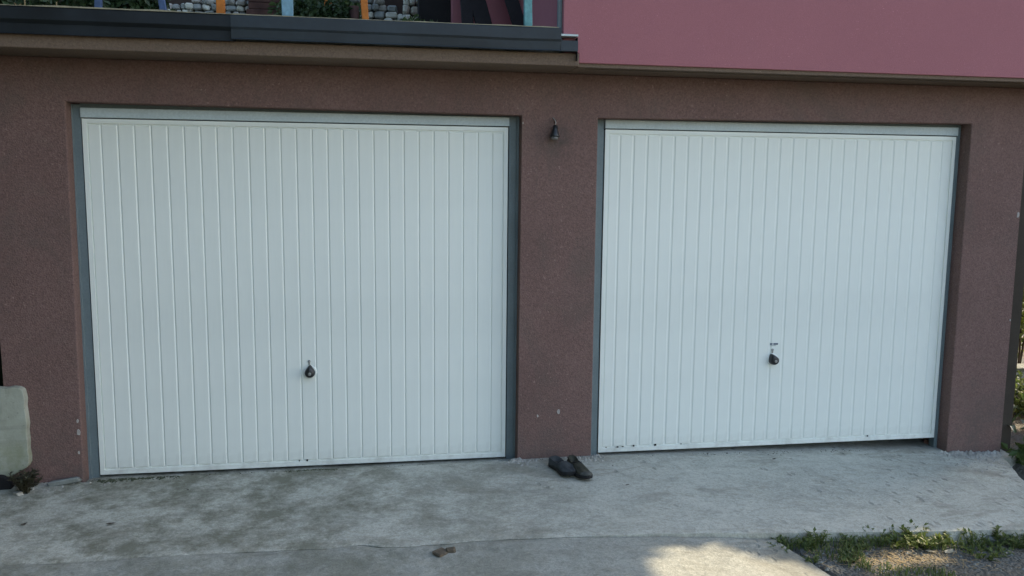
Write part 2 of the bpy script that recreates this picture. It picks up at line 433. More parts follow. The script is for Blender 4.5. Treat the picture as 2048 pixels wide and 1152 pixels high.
# overhanging slab with plastered face, thin shadow gap below the pink wall
FY = -.415
link('overhang_slab', MB().box(-3.2, 2.742, FY, 1.5, SZ, 2.448).mesh('overhang_slab', M['soffit']), bld, bevel=.006)
link('soffit', MB().box(2.7435, 7.4, -.385, 1.5, SZ, 2.398).mesh('soffit', M['soffit']), bld)
link('drip_strip', MB().box(2.80, 5.6, -.330, -.326, SZ-.003, SZ+.001).mesh('drip_strip', M['strip']), bld)
link('upper_wall', extrude([(2.652, 5.6), (2.652, 2.452), (2.744, 2.452), (2.744, 2.3985), (7.4, 2.3985), (7.4, 5.6)], -.398, -.362, 'upper_wall', M['pink']), bld, bevel=.004)
link('upper_core', MB().box(2.6525, 7.3995, -.361, 4.2, 2.4525, 5.599).mesh('upper_core', M['pink']), bld)
# terrace floor
link('terrace_floor', MB().box(-6, 2.650, -.38, 6, 2.4485, 2.560).mesh('terrace_floor', M['stones']), bld)
# metal flashing in two lengths
def flashing(x0, x1, m, old):
    pts = [(-.36, 2.572), (-.462, 2.572), (-.466, 2.566), (-.466, 2.512)]
    pts += [(-.446, 2.494), (-.443, 2.446), (-.447, 2.441)] if old else [(-.459, 2.500), (-.455, 2.455), (-.461, 2.449)]
    mb = MB(); n = len(pts); N = 24
    for i in range(N+1):
        x = x0 + (x1-x0)*i/N
        for (y, z) in pts: mb.v.append((x, y + .002*fbm(x, z*9, 3) + (.004 if old else 0), z + .003*fbm(x, 2, 1.7)))
    for i in range(N):
        for k in range(n-1): mb.f.append((i*n+k, i*n+k+1, (i+1)*n+k+1, (i+1)*n+k))
    o = link('flashing', mb.raw('flashing', m), bld)
    s = o.modifiers.new('solid', 'SOLIDIFY'); s.thickness = .003; s.offset = 1
    return o
xb = at(470, 60, -.46).x; xe = at(1122, 65, -.46).x; xe2 = at(1156, 90, -.46).x
flashing(-3.2, xb, M['flash_old'], True); flashing(xb-.02, xe, M['flash'], False)
mb = MB().box(xe+.001, xe2, -.462, -.417, 2.452, 2.508); link('flashing', mb.mesh('flashing', M['flash']), bld)
mb = MB().box(xe-.005, xe2, -.464, -.400, 2.532, 2.542); link('flashing_cap', mb.mesh('flashing_cap', M['rail']), bld)
mb = MB(); mb.box(xe2, xe2+.004, -.44, -.399, 2.405, 2.53); link('flashing_end', mb.mesh('flashing_end', M['dkwood']), bld)
# mossy dirt lying along the flashing's top edge
mb = MB(); x = -1.2; N = 0
prof = []
while x < xe:
    h = .002 + .006*max(0, fbm(x, 4.4, 3.2, 3)+.25); prof.append((x, h)); x += .03
for (x, h) in prof: mb.v += [(x, -.468, 2.572), (x, -.464, 2.574+h), (x, -.43, 2.574+h), (x, -.42, 2.572)]
for i in range(len(prof)-1):
    for k in range(3): mb.f.append((i*4+k, i*4+k+1, i*4+k+5, i*4+k+4))
tag(link('edge_dirt', mb.mesh('edge_dirt', M['moss_edge']), bld), kind='stuff')

# garage doors: the same up-and-over leaf twice
DW, DH = 2.41, 2.06; PITCH = .0888
def strip_mesh(wd, dp=.0048):
    h0, h1 = .034, DH-.030; gw = .0055
    mb = MB(); pr = [(-wd/2, dp), (-wd/2+gw, 0), (wd/2-gw, 0), (wd/2, dp)]
    for z, in_ in ((h0, .006), (h0+.005, 0), (h1-.005, 0), (h1, .006)):
        for x, y in pr: mb.v.append((x, max(y, in_), z))
    for r_ in range(3):
        for k in range(3): mb.f.append((r_*4+k, r_*4+k+1, (r_+1)*4+k+1, (r_+1)*4+k))
    return mb.raw('panel_strip', M['door'])
nfull = 25
edge_w = (DW - 2*.026 - nfull*PITCH)/2
def door(x0, sticker, label, gapw, knob_tilt, deco):
    dp = .0034 if sticker else .0044
    strip_full = strip_mesh(PITCH-gapw, dp); strip_edge = strip_mesh(edge_w-gapw/2, dp)
    d = bpy.data.objects.new('garage_door', None); C.objects.link(d); d.parent = bld; d.location = (x0, 0, 0); d['label'] = label
    d.empty_display_size = .1
    link('back_sheet', MB().box(.004, DW-.004, dp+.0004, .030, .003, DH-.003).mesh('back_sheet', M['door']), d)
    # the folded edge of the leaf, with tabs that close every groove top and bottom
    f = MB()
    f.box(0, .024, -.004, dp+.0003, 0, DH); f.box(DW-.024, DW, -.004, dp+.0003, 0, DH)
    f.box(.0245, DW-.0245, -.004, dp+.0003, 0, .0265); f.box(.0245, DW-.0245, -.004, dp+.0003, DH-.0235, DH)
    for k in range(nfull+1):
        xc = .026 + edge_w + k*PITCH
        f.box(xc-.011, xc+.011, .0010, dp+.0002, .0268, .0345); f.box(xc-.011, xc+.011, .0010, dp+.0002, DH-.031, DH-.0238)
    link('leaf_frame', f.mesh('leaf_frame', M['door']), d)
    for k in range(nfull): link('panel_strip', strip_full, d, (.026 + edge_w + PITCH*(k+.5), .0002, 0))
    link('panel_strip', strip_edge, d, (.026+edge_w/2, .0002, 0)); link('panel_strip', strip_edge, d, (DW-.026-edge_w/2, .0002, 0))
    # fixed frame round the leaf
    link('top_rail', MB().box(-.004, DW+.006, -.014, .05, DH+.006, DH+.060).mesh('top_rail', M['rail']), d, bevel=.003)
    link('header_shade_plate', MB().box(-.0064, DW+.0074, .004, .05, DH+.061, DH+.098).mesh('header_shade_plate', M['steel']), d)  # added plate; its grey-green stands in for the soft shadow above the rail
    link('jamb', MB().box(-.066, -.0065, .002, .06, -.2, DH+.078).box(-.066, -.045, -.012, .0015, -.2, DH+.078).mesh('jamb', M['steel']), d, bevel=.002)
    link('jamb', MB().box(DW+.0075, DW+.074, .002, .06, -.2, DH+.078).box(DW+.052, DW+.074, -.012, .0015, -.2, DH+.078).mesh('jamb', M['steel']), d, bevel=.002)
    link('seal', MB().box(.0, DW, .012, .028, -.006, .0025).mesh('seal', M['black']), d)
    # handle: a pear-shaped turn grip on a round boss, keyhole plate above
    hx, hz = DW/2 + (.008 if not sticker else -.024), .583
    b = bmesh.new(); ring = []
    nseg = 22; prof = [(0, 1), (-.012, 1.02), (-.030, .96), (-.040, .80), (-.044, .5), (-.0445, .02)]
    for yy, s in prof:
        rr = []
        for k in range(nseg):
            q = 2*math.pi*k/nseg; rx, rz = .031*math.cos(q), .031*math.sin(q)
            if rz > 0: rz *= 1.42; rx *= (1 - .52*(rz/.044)**1.2) if rz > 0 else 1
            rr.append(b.verts.new((rx*s, yy, rz*s)))
        ring.append(rr)
    for a, c in zip(ring, ring[1:]):
        for k in range(nseg): b.faces.new((a[k], a[(k+1) % nseg], c[(k+1) % nseg], c[k]))
    b.faces.new(ring[-1]); bmesh.ops.recalc_face_normals(b, faces=b.faces)
    me = bpy.data.meshes.new('handle'); b.to_mesh(me); b.free(); me.materials.append(M['black'])
    me.polygons.foreach_set('use_smooth', [True]*len(me.polygons))
    link('handle', me, d, (hx, -.004, hz), (0, knob_tilt, 0))
    link('lock_cylinder', MB().lathe([(.0095, 0), (.0095, -.006), (.006, -.007)], 'y', (hx, -.047, hz-.003), 12).mesh('lock_cylinder', M['zinc']), d)
    link('handle_boss', MB().lathe([(.042, .006), (.042, -.001), (.036, -.0035)], 'y', (hx, -.0005, hz-.002), 20).mesh('handle_boss', M['door']), d)
    k = MB().lathe([(.0085, .004), (.0085, -.004), (.006, -.005)], 'y', (hx-.004, 0, hz+.066), 12); k.box(hx-.009, hx+.001, -.003, .003, hz+.044, hz+.060)
    link('keyhole_plate', k.mesh('keyhole_plate', M['zinc']), d)
    if sticker:
        s = MB(); xx = hx-.022
        for i, (wd, tall) in enumerate(((.009, 1), (.008, 1), (.0, 0), (.008, 1), (.009, 1), (.007, 1), (.009, 1))):
            if wd: s.box(xx, xx+wd*.82, -.0016, -.0004, hz+.099, hz+.110)
            xx += wd if wd else .006
        s.box(hx-.020, hx+.018, -.0016, -.0004, hz+.0925, hz+.0945)
        link('sticker', s.mesh('sticker', M['print']), d)
    # rust nicks and dirt along the bottom edge
    for px_ in deco:
        n = MB(); w_ = .007+.012*random.random(); n.box(px_, px_+w_, -.0058, -.0002, .027+.004*random.random(), .035+.006*random.random())
        link('rust_nick', n.mesh('rust_nick', M['sole']), d, bevel=.002)
    return d
door(0, False, 'left white ribbed garage door with a black pear-shaped handle in the middle', .0025, 0, (1.18, 1.135))
door(3.0187, True, 'right white ribbed garage door with dark printed mark above its black handle', .0085, R(-24), (.05, .125, .16, .235, .38, .56, 1.90))

# bare plaster chips where the arrises and the pillar are knocked
for (px, py, s) in ((155, 842, 5), (157, 865, 8), (158, 905, 4), (1117, 823, 8), (1075, 832, 4), (2036, 430, 8), (2020, 640, 4), (1046, 246, 3)):
    p = at(px, py, WY-.001); r_ = s/FPX*5
    mb = MB(); pts = [(p.x + r_*.28*(1+.9*random.random())*math.cos(a), p.z + r_*.6*(1+.6*random.random())*math.sin(a)) for a in [i*math.pi/4 for i in range(8)]]
    mb.add([(x, WY-.0035, z) for x, z in pts] + [(x, WY+.004, z) for x, z in pts], [tuple(range(8))] + [(i, (i+1) % 8, 8+(i+1) % 8, 8+i) for i in range(8)])
    link('plaster_chip', mb.mesh('plaster_chip', M['white']), bld)

# ------------------------------------------------------------------ lamp holder on the pillar
lp = at(1110, 264, WY-.035)
lamp = thing('lamp_holder', 'small dark bare lamp holder hanging from wires high on the pillar between the doors', 'lamp', lp)
link('socket', MB().lathe([(.010, .040), (.015, .038), (.017, .012), (.022, -.002), (.030, -.026), (.029, -.030)], o=(0, 0, 0)).mesh('socket', M['black'], True), lamp, rot=(R(-6), R(4), 0))
link('bulb', MB().lathe([(.020, -.028), (.024, -.035), (.022, -.042), (.014, -.047), (.004, -.049)]).mesh('bulb', M['glass'], True), lamp, rot=(R(-6), R(4), 0))
link('wire', MB().tube([(0, 0, .038), (.006, .004, .055), (.002, .018, .072), (-.008, .034, .086)], .0030).mesh('wire', M['white'], True), lamp)
link('wire', MB().tube([(.002, 0, .038), (-.004, .006, .058), (.010, .02, .068), (.004, .034, .080)], .0026).mesh('wire', M['oldwood'], True), lamp)

# ------------------------------------------------------------------ shoes
def shoe(name, label, heel, toe, mu, w_, h_, toe_worn, rx):
    L = (toe-heel).length; d = (toe-heel); ang = math.atan2(d.y, d.x)
    t = thing(name, label, 'shoe', heel, ang, 'old pair of shoes by the pillar')
    # half widths along the length (heel 0 .. toe 1)
    st = [(0, .05), (.03, .55), (.10, .74), (.25, .76), (.42, .74), (.60, .92), (.75, 1.0), (.87, .92), (.95, .66), (.99, .30), (1, .05)]
    def outline(sc, off): return [(x*L, off*math.sin(x*3.0)+sc*w_/2*y) for x, y in st] + [(x*L, off*math.sin(x*3.0)-sc*w_/2*y) for x, y in st[::-1]]
    mb = MB(); o0 = outline(1.0, .008*rx); n = len(o0)
    for z in (.0, .006, .021, .024):
        k = .96 if z in (.0, .024) else 1.0
        mb.v += [(x*k+L*(1-k)/2, y*k, z + (.012*max(0, x/L-.8)/.2)) for x, y in o0]
    for r_ in range(3):
        for i in range(n): mb.f.append((r_*n+i, r_*n+(i+1) % n, (r_+1)*n+(i+1) % n, (r_+1)*n+i))
    mb.f += [tuple(range(n))[::-1], tuple(range(3*n, 4*n))]
    link('sole', mb.mesh('sole', M['sole']), t)
    # upper: cross sections, open at the ankle
    secs = [(.01, .50, .070), (.05, .66, .083), (.12, .74, .080), (.22, .74, .070), (.34, .72, .066), (.46, .78, .074), (.56, .86, .070), (.68, .95, .058), (.80, .96, .046), (.90, .80, .038), (.96, .55, .030), (.995, .15, .022)]
    mb = MB(); m_ = 13
    for x, wd, h in secs:
        for k in range(m_):
            a = math.pi*k/(m_-1); e = abs(math.cos(a))**.8*(1 if math.cos(a) >= 0 else -1)
            zz = .018 + (h*h_/.07-.012)*math.sin(a)**.75
            if .04 < x < .42 and 4 <= k <= 8: zz -= .046*h_/.07*(1-abs(k-6)/3.4)*math.sin((x-.04)/.38*math.pi)**.5      # ankle hollow
            mb.v.append((x*L + .004*fbm(x*9, k, 1.1+rx), .008*rx*math.sin(x*3)+w_/2*wd*.97*e + .005*fbm(x*6, k*.7, 1.3+rx*.2), zz + (.012*max(0, x-.8)/.2) + (.009*fbm(x*8+rx, k*.5, 1.7) if k not in (0, m_-1) else 0)))
    for i in range(len(secs)-1):
        for k in range(m_-1): mb.f.append((i*m_+k, i*m_+k+1, (i+1)*m_+k+1, (i+1)*m_+k))
    mb.f.append(tuple(range(m_)))
    o = link('upper', mb.mesh('upper', mu, True), t); s = o.modifiers.new('sub', 'SUBSURF'); s.levels = s.render_levels = 1
    # dark lining seen in the ankle hole, laces, toe cap
    hl = MB(); ring = [(L*(.23+.13*math.cos(a)), .27*w_*math.sin(a)+.005*rx) for a in [i*math.pi/7 for i in range(14)]]
    hl.add([(x, y, .058*h_/.07) for x, y in ring] + [(x*.9+.1*L*.23, y*.7, .045*h_/.07) for x, y in ring], [tuple(range(14, 28))] + [(i, (i+1) % 14, 14+(i+1) % 14, 14+i) for i in range(14)])
    link('lining', hl.mesh('lining', M['dark']), t)
    for q in range(3):
        xx = L*(.45+.055*q); zt = (.078-.006*q)*h_/.07
        link('lace', MB().tube([(xx, -w_*.20, zt-.010), (xx+.004, 0, zt+.004), (xx, w_*.20, zt-.010)], .0028, 5).mesh('lace', M['sole'], True), t)
    if toe_worn:
        tc = MB()
        sec = [(.88, .86, .0405), (.94, .66, .036), (.985, .36, .029), (1.003, .08, .022)]
        for x, wd, h in sec:
            for k in range(9):
                a = math.pi*k/8; tc.v.append((x*L, .008*rx*math.sin(x*3)+w_/2*wd*math.cos(a), .020+(h*h_/.07-.010)*math.sin(a)**.75+(.012*max(0, x-.8)/.2)))
        for i in range(3):
            for k in range(8): tc.f.append((i*9+k, i*9+k+1, (i+1)*9+k+1, (i+1)*9+k))
        link('toe_cap', tc.mesh('toe_cap', M['toe'], True), t)
    return t
def on_apron(px, py, lift=0):
    p = hit(px, py, z_apron); p.z = z_apron(p.x, p.y)+lift; return p
h1 = on_apron(1104, 930); t1 = on_apron(1146, 958); h1.z = z_apron(h1.x, h1.y)+.002; t1.z += .002
shoe('shoe', 'dark grey cloth shoe nearer the left door, empty, heel against the pillar', h1, t1, M['shoe'], .114, .054, False, 1)
h2 = on_apron(1141, 929); t2 = on_apron(1178, 966); h2.z = z_apron(h2.x, h2.y)+.002; t2.z += .002
shoe('shoe', 'dark olive worn shoe nearer the right door with scuffed pale toe', h2, t2, M['shoe2'], .092, .056, True, -1)

# ------------------------------------------------------------------ left end: concrete block, drain, rubbish
by = -.155
pr = at(47, 775, by).x; pr2 = at(58, 930, by).x
b = bmesh.new()
zt = at(30, 776, by).z; zb = at(30, 952, by).z
prof = [(-2.2, zb-.1), (at(8, 955, by).x, zb-.02), (at(34, 948, by).x, zb+.015), (pr2-.012, at(50, 935, by).z), (pr2, zb+.07)]
for q, jx in ((.2, .002), (.3, -.003), (.38, .001), (.5, -.002), (.58, .003), (.68, 0), (.78, -.004), (.86, .001), (.92, -.003), (.955, -.006), (.98, -.014)):
    prof.append((pr2+(pr-pr2)*q+jx, zb+(zt-zb)*q))
prof += [(pr-.03, zt-.001), (pr-.06, zt+.003), (pr-.10, zt-.003), (pr-.16, zt+.004), (-2.2, zt+.05)]
blk = thing('retaining_block', 'pale weathered concrete wall end at the far left of the garage front', 'concrete wall')
me = extrude(prof, by, -.101, 'block', M['block']); link('block', me, blk, bevel=.005)
dp_ = at(-2, 974, by-.02)
drain = thing('drain_pipe', 'black open drain mouth low under the concrete wall end at the left', 'drain', (dp_.x, by-.03, dp_.z))
link('pipe', MB().lathe([(.060, 0), (.066, 0), (.066, .05), (.060, .05), (.060, .02)], 'y', n=20).mesh('pipe', M['dkwood'], True), drain)
link('pipe_inside', MB().lathe([(.0595, .03), (.02, .045)], 'y', n=20).mesh('pipe_inside', M['dark']), drain)

def stone_mesh(sx, sy, sz, m, jit=.22, name='stone'):
    b = bmesh.new(); bmesh.ops.create_cube(b, size=1)
    for v in b.verts:
        v.co = Vector((v.co.x*sx*(1+random.uniform(-jit, jit)), v.co.y*sy*(1+random.uniform(-jit, jit)), v.co.z*sz*(1+random.uniform(-jit, jit))))
    bmesh.ops.bevel(b, geom=b.edges[:]+b.verts[:], offset=min(sx, sz, sy)*.24, segments=1, affect='EDGES', profile=.6)
    me = bpy.data.meshes.new(name); b.to_mesh(me); b.free(); me.materials.append(m); return me

def ground_thing(name, label, cat, px, py, size, m, zf=z_apron, sink=.3, jit=.3, group=None, rz=None):
    p = hit(px, py, zf)
    me = stone_mesh(*size, m, jit, name)
    o = link(name, me, None, (p.x, p.y, zf(p.x, p.y) + size[2]*(.5-sink)), (random.uniform(-.15, .15), random.uniform(-.15, .15), random.random()*3 if rz is None else rz))
    return tag(o, label, cat, group)
ground_thing('stone', 'flat grey stone lying against the foot of the left pillar', 'stone', 128, 966, (.16, .08, .032), M['stones'], rz=.05)
ground_thing('stone', 'small grey stone beside the drain at the far left', 'stone', 64, 960, (.035, .04, .06), M['stones'])
ground_thing('stone', 'pale flat chip lying in front of the dry weeds at the far left', 'stone', 36, 989, (.055, .035, .02), M['rubble'])
ground_thing('brick_fragment', 'pinkish brick fragment wedged under the right jamb of the right door', 'brick', 1861, 887, (.075, .06, .032), M['brick'], rz=.05, jit=.08)
ground_thing('clod', 'larger brown earth clod on the slab below the left door', 'clod', 882, 1107, (.075, .05, .018), M['clod'], z_slab)
ground_thing('clod', 'smaller brown earth clod on the slab, right of the larger one', 'clod', 902, 1103, (.035, .04, .022), M['clod'], z_slab)
ground_thing('stone', 'rounded grey stone among the weeds near the right edge', 'stone', 1985, 1082, (.10, .08, .05), M['stones'], z_verge)

def dead_leaf(px, py, label, s, m, zf):
    p = hit(px, py, zf); mb = MB(); z = .004
    pts = [(-1, 0, .15), (-.5, .38, .3), (.3, .42, .12), (1, 0, .4), (.3, -.42, .25), (-.5, -.36, .1)]
    mb.add([(x*s, y*s, .5*s*h+z) for x, y, h in pts] + [(0, 0, z)], [(0, 1, 6), (1, 2, 6), (2, 3, 6), (3, 4, 6), (4, 5, 6), (5, 0, 6)])
    o = link('dead_leaf', mb.raw('dead_leaf', m), None, (p.x, p.y, zf(p.x, p.y)+.003), (0, 0, random.random()*6))
    return tag(o, label, 'leaf', 'leaves lying on the concrete')
dead_leaf(222, 1050, 'larger dark dead leaf on the concrete below the left door corner', .024, M['deadleaf'], z_apron)
dead_leaf(48, 1051, 'dark dead leaf on the concrete near the left picture edge', .022, M['deadleaf'], z_apron)
dead_leaf(1548, 920, 'small dark leaf on the ramp below the right door', .018, M['deadleaf'], z_apron)
dead_leaf(1255, 972, 'small dark leaf on the ramp, right of the shoes', .014, M['deadleaf'], z_apron)
dead_leaf(1225, 934, 'tiny dark leaf on the ramp by the right door corner', .010, M['deadleaf'], z_apron)
dead_leaf(376, 982, 'tiny dark leaf in front of the left door', .011, M['deadleaf'], z_apron)
dead_leaf(1898, 1106, 'pale dry leaf on the sunny gravel beside the bright weeds', .038, M['tanleaf'], z_verge)
dead_leaf(1862, 1106, 'second pale dry leaf on the gravel under the bright weeds', .026, M['tanleaf'], z_verge)

# plaster crumbs at the pillar feet and on the ramp (uncountable)
def crumbs(name, m, spots, zf, s0, s1):
    mb = MB()
    for x, y in spots:
        s = random.uniform(s0, s1); z = zf(x, y); a = random.random()*3
        vs = []
        for k in range(5):
            q = a+k*1.257; r_ = s*random.uniform(.6, 1.1); vs.append((x+r_*math.cos(q), y+r_*math.sin(q), z-.002))
        vs.append((x, y, z+s*random.uniform(.35, .8)))
        mb.add(vs, [(k, (k+1) % 5, 5) for k in range(5)])
    return tag(link(name, mb.raw(name, m)), kind='stuff')
sp = []
for _ in range(260): sp.append((random.gauss(5.62, .16), -.12-abs(random.gauss(0, .13))))
for _ in range(80): sp.append((random.gauss(2.50, .07), -.11-abs(random.gauss(0, .05))))
for _ in range(60): sp.append((random.gauss(2.90, .06), -.11-abs(random.gauss(0, .05))))
for _ in range(22): sp.append((random.gauss(-.2, .15), -.11-abs(random.gauss(0, .05))))
sp = [s for s in sp if s[0] < apron_edge_r(s[1])-.02 and s[1] > -1]
crumbs('plaster_rubble', M['rubble'], sp, z_apron, .005, .017)
sp = []
for _ in range(900):
    x = random.uniform(3.3, 5.6); y = random.uniform(-2.4, -1.2)
    if y < jy(x)-.03 and x > bx(y)+.03: sp.append((x, y))
crumbs('gravel', M['stones'], sp, z_verge, .004, .014)
sp = []
for _ in range(700):
    x = random.uniform(-.3, 5.4); y = -.02-abs(random.gauss(0, .035)) if not (2.47 < x < 2.95 or x < -.06) else -.105-abs(random.gauss(0, .02))
    if fbm(x, 2, 2.5) > -.15: sp.append((x, y))
crumbs('threshold_dirt', M['soil'], sp, z_apron, .003, .008)
sp = [(random.uniform(5.40, 5.86), -.10-abs(random.gauss(0, .035))) for _ in range(120)] + [(random.uniform(2.94, 3.0), -.08-.05*random.random()) for _ in range(14)] + [(random.uniform(2.43, 2.49), -.09-.05*random.random()) for _ in range(14)]
crumbs('mortar_rubble', M['rubble'], sp, z_apron, .010, .030)
sp = [(random.uniform(-.4, 5), random.uniform(-1.1, -.2)) for _ in range(260)]
crumbs('grit', M['rubble'], sp, z_apron, .002, .005)

# ------------------------------------------------------------------ plants
def leaf_faces(mb, p, d, n, s, w_=.45):
    d = d.normalized(); side = d.cross(n); side = side.normalized() if side.length > 1e-4 else Vector((1, 0, 0)); nn = side.cross(d)
    a = p; t = p+d*s
    m1 = p+d*s*.45+side*s*w_*.5+nn*s*.06; m2 = p+d*s*.45-side*s*w_*.5+nn*s*.06; mid = p+d*s*.5-nn*s*.03
    mb.add([a, m1, t, m2, mid], [(0, 1, 4), (1, 2, 4), (2, 3, 4), (3, 0, 4)])
def rnd():
    while True:
        v = Vector((random.uniform(-1, 1), random.uniform(-1, 1), random.uniform(-1, 1)))
        if .05 < v.length < 1: return v
def weed(name, label, base, h, spread, nst, m, ls, group, cat='weed', dens=9):
    if name == 'weed': h *= .68; ls *= .85
    t = thing(name, label, cat, base, 0, group)
    st = MB(); lf = MB()
    for i in range(nst):
        a = random.random()*6.28; r_ = spread*math.sqrt(random.random())
        tip = Vector((r_*math.cos(a), r_*math.sin(a), h*random.uniform(.55, 1))); b0 = Vector((tip.x*.25, tip.y*.25, -.01))
        pts = [b0.lerp(tip, k/3) + Vector((0, 0, .12*h*math.sin(k/3*math.pi))) for k in range(4)]
        st.tube(pts, [.0022, .002, .0016, .001], 4)
        for k in range(dens):
            q = random.uniform(.15, 1); j = min(int(q*3), 2); p = pts[j].lerp(pts[j+1], q*3-j)
            d = rnd(); d.z = abs(d.z)*.7; leaf_faces(lf, p, d, Vector((0, 0, 1)), ls*random.uniform(.6, 1.25), random.uniform(.35, .65))
    link('stem', st.raw('stem', m), t); link('foliage', lf.raw('foliage', m), t)
    return t
def von(px, py): p = hit(px, py, z_verge); p.y = min(p.y, jy(p.x)-.035-.03*random.random()); p.z = z_verge(p.x, p.y); return p
WG = 'weeds growing along the ramp edge'
weed('weed', 'bright green leafy weed in the sun patch at the ramp edge', von(1845, 1092), .11, .16, 30, M['leaf'], .034, WG, dens=10)
weed('weed', 'sunlit weed with drooping leaves right of the brightest one', von(1893, 1092), .09, .08, 12, M['leaf'], .034, WG)
weed('weed', 'low weed left of the bright sunlit weed by the ramp edge', von(1790, 1090), .09, .11, 14, M['leaf'], .028, WG)
weed('weed', 'dark green creeping weed at the tip of the lower slab', von(1560, 1084), .07, .14, 22, M['weed_green'], .024, WG)
weed('weed', 'green weed tuft above the creeping weed, touching the ramp', von(1622, 1076), .10, .08, 14, M['weed_green'], .028, WG)
weed('weed', 'small weed tuft in the crack where lower slab meets gravel', von(1628, 1124), .05, .08, 12, M['weed_green'], .022, WG)
weed('weed', 'round-leaved weed standing highest at the ramp edge on the right', von(1966, 1074), .13, .05, 7, M['weed_green'], .04, WG)
weed('weed', 'upright weed between the bright weed and the round-leaved one', von(1925, 1076), .12, .07, 9, M['weed_green'], .03, WG)
weed('weed', 'low spreading weed at the right picture edge on the gravel', von(2030, 1090), .09, .13, 18, M['weed_green'], .03, WG)
weed('weed', 'yellowish low weed on the gravel below the grey stone', von(1965, 1112), .06, .12, 16, M['leaf'], .024, WG)
weed('weed', 'dark weed in the shade at the foot of the ramp, left of the sun patch', von(1740, 1080), .10, .10, 14, M['weed_green'], .028, WG)
weed('dry_weed', 'brown withered weed clump beside the drain at the far left', on_apron(52, 985), .12, .08, 34, M['dryleaf'], .032, None, dens=8)
weed('dry_weed', 'small withered weed at the foot of the left pillar', on_apron(66, 972), .06, .06, 14, M['dryleaf'], .024, None)
for px, py, h, sp, lab in ((1585, 1072, .06, .09, 'tiny leafy weed against the ramp edge, first from the left'), (1680, 1072, .07, .10, 'low dark weed against the ramp edge between two taller weeds'),
                           (1708, 1090, .05, .09, 'flat dark weed on the gravel left of the straw'), (1815, 1072, .09, .09, 'leafy weed against the ramp edge behind the sunlit straw'),
                           (2005, 1072, .08, .09, 'weed against the ramp edge right of the round-leaved one'), (2040, 1074, .10, .10, 'weed against the ramp edge at the picture border'),
                           (1990, 1108, .05, .10, 'sparse weed on the gravel in front of the grey stone'), (1700, 1118, .035, .08, 'tiny flat weed on the shaded gravel below the slab edge')):
    weed('weed', lab, von(px, py), h, sp, 16, M['weed_green'], .026, WG, dens=9)
mb = MB()
for _ in range(900):
    q = random.random(); x = .02 + 1.35*q; y = -.115 + .02*fbm(x, 1, 3) + random.gauss(0, .012*(1.4-q)) ; z = z_apron(x, y)
    if fbm(x, 6, 2.2) < -.25: continue
    sz = random.uniform(.004, .011)*(1.3-.7*q); a = random.random()*3
    mb.add([(x+sz*math.cos(a+k*1.571), y+sz*.8*math.sin(a+k*1.571), z-.001) for k in range(4)] + [(x, y, z+sz*.45)], [(k, (k+1) % 4, 4) for k in range(4)])
tag(link('moss', mb.raw('moss', M['moss'])), kind='stuff')
# grass and straw on the verge (uncountable)
def grass(name, m, n, box, h, zf, test):
    mb = MB()
    for _ in range(n):
        x = random.uniform(box[0], box[1]); y = random.uniform(box[2], box[3])
        if not test(x, y): continue
        z = zf(x, y); a = random.random()*6.28; l = h*random.uniform(.3, 1); w_ = .0026
        dx, dy = math.cos(a), math.sin(a); bend = random.uniform(.2, .9)*l
        p0 = Vector((x, y, z-.003)); p1 = Vector((x+dx*bend*.4, y+dy*bend*.4, z+l*.6)); p2 = Vector((x+dx*bend, y+dy*bend, z+l*.8))
        s = Vector((-dy, dx, 0))*w_
        mb.add([p0-s, p0+s, p1+s*.8, p1-s*.8, p2], [(0, 1, 2, 3), (3, 2, 4)])
    return tag(link(name, mb.raw(name, m)), kind='stuff')
onv = lambda x, y: y < jy(x)-.01 and x > bx(y)+.02
grass('grass', M['weed_green'], 9000, (3.4, 6, -2.0, -1.2), .06, z_verge, lambda x, y: onv(x, y) and y > jy(x)-.33-.2*random.random() and fbm(x, y, 2.3) + (.55 if y > jy(x)-.11 else -.22) > 0)
def flat_straw():
    mb = MB()
    for _ in range(620):
        x = random.gauss(4.2, .22); y = random.gauss(jy(x)-.20, .07)
        if not onv(x, y): continue
        z = z_verge(x, y); a = random.random()*6.28; l = random.uniform(.012, .05)
        d = Vector((math.cos(a), math.sin(a), random.uniform(0, .35)))*l; s = Vector((-d.y, d.x, 0)).normalized()*.0014; p = Vector((x, y, z+.003))
        mb.add([p-s, p+s, p+d+s, p+d-s], [(0, 1, 2, 3)])
    tag(link('straw', mb.raw('straw', M['straw'])), kind='stuff')
flat_straw()

def crown_mesh(name, m, clumps, n, ls, skip=None):
    """leaf faces spread through ellipsoid clumps [(centre, radii)], denser towards each clump's skin"""
    mb = MB(); vol = [c[1].x*c[1].y*c[1].z for c in clumps]; tot = sum(vol)
    for (c, r_), v in zip(clumps, vol):
        for _ in range(max(20, int(n*v/tot))):
            d = rnd().normalized(); q = random.random()**.40
            p = c + Vector((d.x*r_.x, d.y*r_.y, d.z*r_.z))*q
            if skip and skip(p): continue
            leaf_faces(mb, p, rnd()+Vector((0, 0, -.2)), rnd()+d*1.2, ls*random.uniform(.6, 1.3), random.uniform(.45, .7))
    return mb.raw(name, m)
def shrub(name, label, base, clumps, n, ls, m, cat='shrub', group=None, trunks=3, skip=None, tr=.012):
    t = thing(name, label, cat, base, 0, group); cl = [(Vector(c), Vector(r_)) for c, r_ in clumps]
    st = MB()
    for i in range(trunks):
        c = cl[i % len(cl)][0]; e = c + Vector((random.uniform(-.1, .1), random.uniform(-.1, .1), 0))*c.length*.5
        st.tube([(random.uniform(-.03, .03), random.uniform(-.03, .03), -.1), (e.x*.4, e.y*.4, e.z*.5), (e.x, e.y, e.z)], [tr, tr*.8, tr*.35], 6)
    link('trunk', st.raw('trunk', M['bark'], True), t)
    sk = (lambda p: skip(p+Vector(base))) if skip else None
    link('crown', crown_mesh('crown', m, cl, n, ls, sk), t)
    return t

